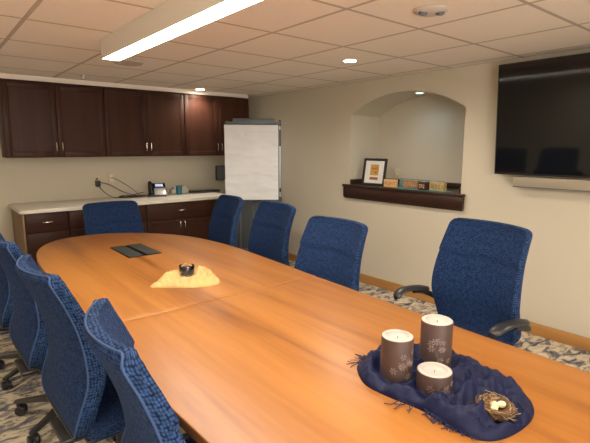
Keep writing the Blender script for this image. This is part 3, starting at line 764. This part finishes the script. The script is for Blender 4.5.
        obj('arm_pad', bm, 'black', a_, 50)
    bm = nb(); lathe(bm, [(0, .12), (.027, .12), (.027, .24), (.016, .245), (.016, .295), (0, .295)], 20); obj('gas_column', bm, 'black', root); 
    bm = nb(); lathe(bm, [(0, .075), (.045, .08), (.045, .125), (.030, .135), (0, .135)], 24); obj('hub', bm, 'base', root)
    for k in range(5):
        a = 2 * PI * k / 5; ca, sa = math.cos(a), math.sin(a)
        bm = nb(); R4 = Matrix.Rotation(a, 4, 'Z'); g = bmesh.new(); rows = []
        for x, zt, zb, w in ((.03, .125, .080, .030), (.12, .118, .082, .026), (.22, .102, .078, .020), (.315, .090, .072, .017), (.330, .086, .074, .012)):
            rows.append([g.verts.new(c_) for c_ in [(x, -w, zb), (x, w, zb), (x, w * .75, zt), (x, -w * .75, zt)]])
        for r0, r1 in zip(rows, rows[1:]):
            for i in range(4): g.faces.new([r0[i], r0[(i + 1) % 4], r1[(i + 1) % 4], r1[i]])
        g.faces.new(rows[0][::-1]); g.faces.new(rows[-1]); bmesh.ops.recalc_face_normals(g, faces=g.faces[:])
        bmesh.ops.bevel(g, geom=g.edges[:], offset=.003, segments=2, affect='EDGES')
        merge(bm, g, 0, R4); lg = obj('base_leg', bm, 'base', root)
        bm = nb(); cx, cy = .308 * ca, .308 * sa; aa = a + 1.2 + k
        Rw = Matrix.Translation((cx + .012 * math.cos(aa), cy + .012 * math.sin(aa), .029)) @ Matrix.Rotation(aa, 4, 'Z') @ Matrix.Rotation(PI / 2, 4, 'X')
        for s in (-1, 1): lathe(bm, [(0, s * .006), (.027, s * .006), (.0285, s * .010), (.0285, s * .021), (.024, s * .025), (0, s * .025)], 20, mat=Rw)
        lathe(bm, [(.005, .045), (.012, .05), (.012, .076), (0, .076)], 12, center=(cx, cy, 0)); obj('caster', bm, 'black', lg)
    return root
proto = make_chair()
UP = ('backrest', 'back_shell_edge', 'seat', 'seat_pan', 'armrest', 'gas_column')
spots = [  # x, y, facing degrees, lift, label
    (-3.09, -4.40, -9, .04, 'blue woven chair at the left side of the table, nearest the camera'),
    (-3.125, -3.62, 2, .05, 'blue woven chair second from the camera on the left side of the table'),
    (-3.15, -2.90, 2, .05, 'blue woven chair third from the camera on the left side, mostly behind another chair'),
    (-3.175, -2.19, 2, .04, 'blue woven chair at the left frame edge, farthest down the left side of the table'),
    (-1.59, -4.27, 172, .08, 'large blue chair with both black armrests showing below the television'),
    (-1.985, -3.53, 180, .04, 'blue chair on the right side of the table below the wall niche'),
    (-1.73, -2.56, 176, .03, 'blue chair on the right side of the table directly beside the flip chart'),
    (-1.75, -1.86, 172, .03, 'blue chair on the far right of the table, in front of the dark base cabinets'),
    (-2.35, -1.43, -90, -.025, 'blue chair at the far head of the table in front of the counter'),
]
base_rots = [0.3, 1.1, .5, .9, 0, .4, .8, .2, .6]
roots = [proto] + [copy_tree(proto) for _ in spots[1:]]
for r_, (x, y, a, dz, lb) in zip(roots, spots):
    r_.location = (x, y, 0); r_.rotation_euler = (0, 0, math.radians(a)); r_['label'] = lb
    if 'armrests' not in lb:      # only one chair of the photograph shows arms
        for k_ in kids(r_):
            if k_.name.startswith('armrest'):
                for g_ in kids(k_): bpy.data.objects.remove(g_)
                bpy.data.objects.remove(k_)
    for k_ in kids(r_):
        if k_.name.split('.')[0] in UP: k_.location.z = dz
bpy.context.view_layer.update()

# ------------------------------------------------------------------ things on the table
def cloth(name, mat, outline, hfun, rings=44, th=.0015, center=None, uvs=True):
    pts = catmull(outline, 12); n = len(pts)
    cx = center[0]; cy = center[1]
    bm = nb(); uv = bm.loops.layers.uv.new('UVMap'); rows = []
    c0 = bm.verts.new((cx, cy, hfun(cx, cy, 0, 0)))
    for j in range(1, rings + 1):
        k = (j / rings) ** .85
        rows.append([bm.verts.new((cx + (p_[0] - cx) * k, cy + (p_[1] - cy) * k, hfun(cx + (p_[0] - cx) * k, cy + (p_[1] - cy) * k, k, i / n))) for i, p_ in enumerate(pts)])
    for i in range(n): bm.faces.new([c0, rows[0][i], rows[0][(i + 1) % n]])
    for a, b_ in zip(rows, rows[1:]):
        for i in range(n): bm.faces.new([a[i], b_[i], b_[(i + 1) % n], a[(i + 1) % n]])
    bmesh.ops.recalc_face_normals(bm, faces=bm.faces[:])
    # closed underside at table height
    last = rows[-1]; lo = [bm.verts.new((v.co.x, v.co.y, TZ)) for v in last]
    for i in range(n): bm.faces.new([last[i], lo[i], lo[(i + 1) % n], last[(i + 1) % n]])
    bm.faces.new(lo)
    bmesh.ops.recalc_face_normals(bm, faces=bm.faces[:])
    for f in bm.faces:
        for l in f.loops: l[uv].uv = (l.vert.co.x, l.vert.co.y)
    return bm
cands = [(-2.571, -4.671, .051, .148), (-2.393, -4.698, .053, .165), (-2.545, -4.795, .053, .072)]
def ridge(x): x = x - math.floor(x); return (1 - abs(2 * x - 1)) ** 1.4
def scarf_h(x, y, k, u):
    X, Y = x + 2.47, y + 4.75
    w = noise.noise((X * 4, Y * 4, 1.3)) * 1.2
    # swirling long folds around the candles
    a = math.atan2(Y, X); r = math.hypot(X, Y)
    f1 = ridge(r * 14 + a * .9 + w * .9)
    f2 = ridge((X * .5 + Y * .85) * 11 + noise.noise((X * 6, Y * 6, 7)) * 1.1)
    f3 = .5 + .5 * noise.noise((X * 12, Y * 20, 4))
    h = .004 + .034 * f1 * (.35 + .65 * (.5 + noise.noise((X * 5, Y * 5, 9)))) + .020 * f2 + .008 * f3 + .010 * ridge((X * .9 + Y * .45) * 24 + w * 1.5) * (.4 + noise.noise((X * 8, Y * 8, 3))) + .006 * ridge((Y * .8 - X * .5) * 37 + w)
    h += .014 * math.exp(-((k - .86) / .10) ** 2) * (.5 + .5 * noise.noise((X * 9, Y * 9, 2)) + .25)
    near = min(math.hypot(x - cx_, y - cy_) - r_ for cx_, cy_, r_, _ in cands)
    h *= .45 + .75 * sm(.0, .05, near) if near < .05 else 1.2
    if (x + 2.515) ** 2 + (y + 4.985) ** 2 < .062 ** 2: h = min(h, .010)
    edge = math.sqrt(max(0, 1 - k ** 6))
    return TZ + .0015 + h * edge
so = [(-2.628, -4.555), (-2.585, -4.522), (-2.50, -4.512), (-2.42, -4.488), (-2.33, -4.55), (-2.275, -4.64), (-2.280, -4.74), (-2.298, -4.83), (-2.318, -4.93), (-2.365, -5.01), (-2.45, -5.05), (-2.565, -5.05), (-2.645, -5.015), (-2.668, -4.93), (-2.655, -4.83), (-2.672, -4.72), (-2.672, -4.63)]
sc = obj('navy_scarf', cloth('navy_scarf', 'scarf', so, scarf_h, 60, center=(-2.47, -4.75)), 'scarf', smooth=80)
tag(sc, 'crumpled navy blue fringed scarf spread on the table under the candles', 'scarf')
bm = nb(); rnd = random.Random(3)
def strand(p0, d, L_, lift=.010):
    p_ = Vector(p0); dd = Vector(d).normalized(); pts = [tuple(p_)]
    for i in range(6):
        dd = (dd + Vector((rnd.uniform(-.55, .55), rnd.uniform(-.55, .55), 0))).normalized(); p_ = p_ + dd * (L_ / 6)
        hh = TZ + .003 + rnd.uniform(0, .002)
        pts.append((p_.x, p_.y, hh if i > 1 else hh + lift * (.6 - .3 * i)))
    tube(bm, catmull(pts, 3, False), .0013, 5)
for i in range(34):      # along the lower-left edge
    f = i / 33; base = (-2.655 - .012 * math.sin(f * 3) + .01 * f, -4.84 - .15 * f, TZ + .012); strand(base, (-1, -.35, 0), rnd.uniform(.012, .032))
for i in range(30):      # knot heap on top of the cloth
    f = i / 29; b0 = (-2.62 + .06 * rnd.random(), -4.84 - .15 * f, 0); zz = scarf_h(b0[0], b0[1], .5, 0)
    p_ = Vector(b0); pts = []
    for k in range(7):
        p_ = p_ + Vector((rnd.uniform(-.012, .006), rnd.uniform(-.012, .010), 0)); pts.append((p_.x, p_.y, scarf_h(p_.x, p_.y, .7, 0) + .002 + rnd.uniform(0, .003)))
    tube(bm, catmull(pts, 3, False), .0013, 5)
for i in range(26):      # tassels at the far-left corner
    base = (-2.53 + rnd.uniform(-.03, .05), -4.518 + rnd.uniform(-.02, .0), TZ + .012); strand(base, (-.35, 1, 0), rnd.uniform(.03, .06))
for i in range(5): strand((-2.665, -4.77 - i * .010, TZ + .01), (-1, .30, 0), .060 - i * .008)
for i in range(3): strand((-2.560, -4.515 - i * .01, TZ + .01), (-.9, .6, 0), .07)
o = obj('fringe', bm, 'fringe', sc, 60); o['kind'] = 'stuff'
cl = ['brown pillar candle of medium height at the left of the three on the scarf', 'tallest brown pillar candle at the back of the navy scarf', 'shortest brown pillar candle at the front of the navy scarf']
for (x, y, r, h), lb in zip(cands, cl):
    t = thing('pillar_candle', lb, 'candle', (x, y, TZ + .006), 0, 'brown pillar candles on the scarf')
    bm = nb(); lathe(bm, [(0, 0), (r - .003, 0), (r, .003), (r, h - .006), (r - .001, h - .002)] + [(r - .004, h - .001), (r - .010, h - .014), (0, h - .014)], 48)
    obj('outer_wax', bm, 'candle', t, 40)
    bm = nb(); lathe(bm, [(0, h - .011), (r * .58, h - .011), (r * .68, h - .008), (r * .74, h + .0002), (r * .90, h + .0012), (r * .975, h - .0015), (r * .97, h - .006)], 48); obj('wax_top', bm, 'wax', t, 60)
    bm = nb(); tube(bm, [(0, 0, h - .012), (.001, 0, h - .007), (.002, .001, h - .003)], .0012, 6); obj('wick', bm, 'wick', t)
    # raised pale flower pattern facing the room
    bm = nb(); rnd2 = random.Random(int(h * 1000))
    a0 = math.atan2(-5.53 - y, -3.70 - x) + .45
    nfl = 9 if h > .1 else 6
    for f in range(nfl):
        aa = a0 + rnd2.uniform(-.75, .85); zz = h * rnd2.uniform(.18, .74 if f else .6); Rr = rnd2.uniform(.008, .013)
        for p_ in range(6):
            q_ = p_ * PI / 3 + rnd2.random() * .2
            pts = []
            for s_ in (.25, .6, 1.0):
                al = aa + math.cos(q_) * Rr * s_ / r; zz2 = zz + math.sin(q_) * Rr * s_
                pts.append(((r + .0003) * math.cos(al), (r + .0003) * math.sin(al), zz2))
            tube(bm, pts, .0011, 4)
            tube(bm, [pts[1], ((r + .0003) * math.cos(aa + math.cos(q_ + .5) * Rr * .85 / r), (r + .0003) * math.sin(aa + math.cos(q_ + .5) * Rr * .85 / r), zz + math.sin(q_ + .5) * Rr * .85)], .0006, 4)
    for s_ in range(2):
        aa = a0 + rnd2.uniform(-.5, .4); pts = []
        for k in range(9):
            al = aa + .10 * math.sin(k * .8 + s_); pts.append(((r + .0002) * math.cos(al), (r + .0002) * math.sin(al), h * .12 + k * h * .06))
        tube(bm, pts, .0006, 4)
    obj('flower_relief', bm, 'snow', t, 0)
# nest with pale eggs
nx_, ny_ = -2.520, -4.978
t = thing('bird_nest', 'small twig bird nest lying on the navy scarf near the short candle', 'nest', (nx_, ny_, TZ + .012), .6)
t.rotation_euler = (math.radians(0), 0, .2); t.scale = (1.03, 1.03, 1.0)
bm = nb(); rnd = random.Random(11)
lathe(bm, [(0, .001), (.030, .003), (.043, .014), (.048, .026), (.042, .029), (.034, .016), (.02, .009), (0, .008)], 32); obj('bowl', bm, 'nestm', t)
bm = nb()
for i in range(150):
    a = rnd.uniform(0, 2 * PI); R0 = rnd.uniform(.034, .052); z0 = rnd.uniform(.004, .031); L_ = rnd.uniform(.5, 1.5); til = rnd.uniform(-.008, .008)
    R0 = min(R0, .036 + z0 * .5 + .004)
    pts = [((R0 + .0025 * math.sin(k * 1.7 + i)) * math.cos(a + L_ * k / 5), (R0 + .0025 * math.sin(k * 1.7 + i)) * math.sin(a + L_ * k / 5), max(.002, z0 + til * (k / 5 - .5) * 2)) for k in range(6)]
    tube(bm, pts, rnd.uniform(.0005, .0010), 4, mi=(1 if i % 7 == 0 else 0))
for i in range(70):
    a = rnd.uniform(0, 2 * PI); p_ = Vector((.044 * math.cos(a), .044 * math.sin(a), rnd.uniform(.006, .030))); d_ = Vector((-math.sin(a) + rnd.uniform(-.5, .5), math.cos(a) + rnd.uniform(-.5, .5), rnd.uniform(-.5, .5))).normalized()
    q_ = p_ + d_ * rnd.uniform(.015, .035); q_.z = max(.003, q_.z)
    tube(bm, [tuple(p_), tuple((p_ + q_) / 2 + Vector((0, 0, .002))), tuple(q_)], .0006, 4, mi=(1 if i % 3 == 0 else 0))
o = obj('twigs', bm, ['nestm', 'twig2'], t, 60); o['kind'] = 'stuff'
bm = nb()
for i in range(12):
    a = rnd.uniform(0, 2 * PI); p_ = Vector((.02 * math.cos(a), .012 * math.sin(a) + .012, .028)); pts = [tuple(p_)]
    for k in range(5): p_ = p_ + Vector((rnd.uniform(-.009, .009), rnd.uniform(-.009, .009), rnd.uniform(-.001, .006))); pts.append(tuple(p_))
    tube(bm, catmull(pts, 3, False), .0005, 4)
o = obj('straw_curls', bm, 'twig2', t, 60); o['kind'] = 'stuff'
for (ex_, ey_, rz), lb in zip([(-.016, -.004, .5), (.002, .004, 1.3), (.020, -.008, -.3)], ['left', 'middle', 'right']):
    bm = nb(); prof = []
    for i in range(13):
        a = -PI / 2 + PI * i / 12; prof.append((.0098 * math.cos(a) * (1 - .12 * math.sin(a)), .0135 * math.sin(a)))
    prof[0] = (0, prof[0][1]); prof[-1] = (0, prof[-1][1])
    lathe(bm, prof, 20, mat=Matrix.Rotation(PI / 2, 4, 'Y')); 
    e = obj('egg', bm, 'egg', smooth=80); e.location = (nx_ + ex_, ny_ + ey_, TZ + .012 + .0215); e.rotation_euler = (0, .15, rz)
    tag(e, lb + ' pale yellow egg of the three lying in the bird nest', 'egg', 'eggs in the nest')

# yellow cloth with glass votive
def yel_h(x, y, k, u):
    X, Y = x + 2.55, y + 3.18
    h = .003 + .018 * ridge(X * 5.5 + noise.noise((X * 5, Y * 5, 2)) * .8 + .3) * (.3 + .7 * sm(.15, .8, k)) + .008 * ridge((X - Y * .7) * 21 + noise.noise((X * 9, Y * 9, 1))) + .010 * ridge(Y * 7 + X * 4 + noise.noise((X * 7, Y * 7, 5)))
    h += .026 * math.exp(-((X - .10) ** 2 + (Y - .05) ** 2) / .0012) + .018 * math.exp(-((X + .03) ** 2 + (Y - .09) ** 2) / .0010) - .008 * math.exp(-((X - .13) ** 2 + (Y + .0) ** 2) / .0006)
    d = math.hypot(x + 2.553, y + 3.135)
    if d < .06: h = .006 + (h - .006) * sm(.035, .06, d)
    return TZ + .001 + max(.002, h) * math.sqrt(max(0, 1 - k ** 8))
yo = [(-2.800, -3.205), (-2.775, -3.165), (-2.70, -3.10), (-2.640, -3.015), (-2.58, -2.985), (-2.50, -3.03), (-2.41, -3.07), (-2.39, -3.11), (-2.415, -3.21), (-2.455, -3.345), (-2.485, -3.385), (-2.535, -3.395), (-2.60, -3.375), (-2.69, -3.31), (-2.76, -3.25)]
tag(obj('yellow_napkin', cloth('n', 'yellow', yo, yel_h, 40, center=(-2.56, -3.19)), 'yellow', smooth=80), 'crumpled pale yellow cloth lying on the table under a glass votive', 'cloth')
t = thing('glass_votive', 'small clear glass cup with dark blue candle on the yellow cloth', 'candle holder', (-2.553, -3.135, TZ + .0075))
bm = nb(); lathe(bm, [(0, 0), (.040, 0), (.0435, .004), (.0445, .058), (.0425, .060), (.041, .058), (.040, .008), (0, .006)], 40); obj('cup', bm, 'glass', t, 50)
bm = nb(); lathe(bm, [(0, .009), (.0392, .009), (.0398, .046), (.02, .0465), (0, .0465)], 36); obj('candle', bm, 'jelly', t, 50)
bm = nb(); tube(bm, [(0, 0, .044), (.001, 0, .054)], .001, 6); obj('wick', bm, 'wax', t)

# ------------------------------------------------------------------ camera, world, view
yaw, pitch, roll, f = .6888, .1625, .0017, 454.44
fw = Vector((math.sin(yaw) * math.cos(pitch), math.cos(yaw) * math.cos(pitch), -math.sin(pitch)))
r = Vector((math.cos(yaw), -math.sin(yaw), 0)); u = r.cross(fw)
r2 = math.cos(roll) * r + math.sin(roll) * u; u2 = -math.sin(roll) * r + math.cos(roll) * u
cam = bpy.data.cameras.new('camera'); cam.sensor_width = 36; cam.lens = f / 590 * 36; cam.clip_start = .05
co = bpy.data.objects.new('camera', cam); C.objects.link(co)
co.matrix_world = Matrix((( r2.x, u2.x, -fw.x, -3.7031), (r2.y, u2.y, -fw.y, -5.5269), (r2.z, u2.z, -fw.z, 1.49), (0, 0, 0, 1)))
sc_ = bpy.context.scene; sc_.camera = co
w = bpy.data.worlds.new('world'); sc_.world = w; w.use_nodes = True
w.node_tree.nodes['Background'].inputs['Color'].default_value = (1.0, .91, .81, 1); w.node_tree.nodes['Background'].inputs['Strength'].default_value = 5.9  # warm fill coming in through the added opening
sc_.view_settings.view_transform = 'Standard'; sc_.view_settings.look = 'None'; sc_.view_settings.gamma = 1; sc_.view_settings.exposure = .6
sc_.view_settings.use_curve_mapping = False
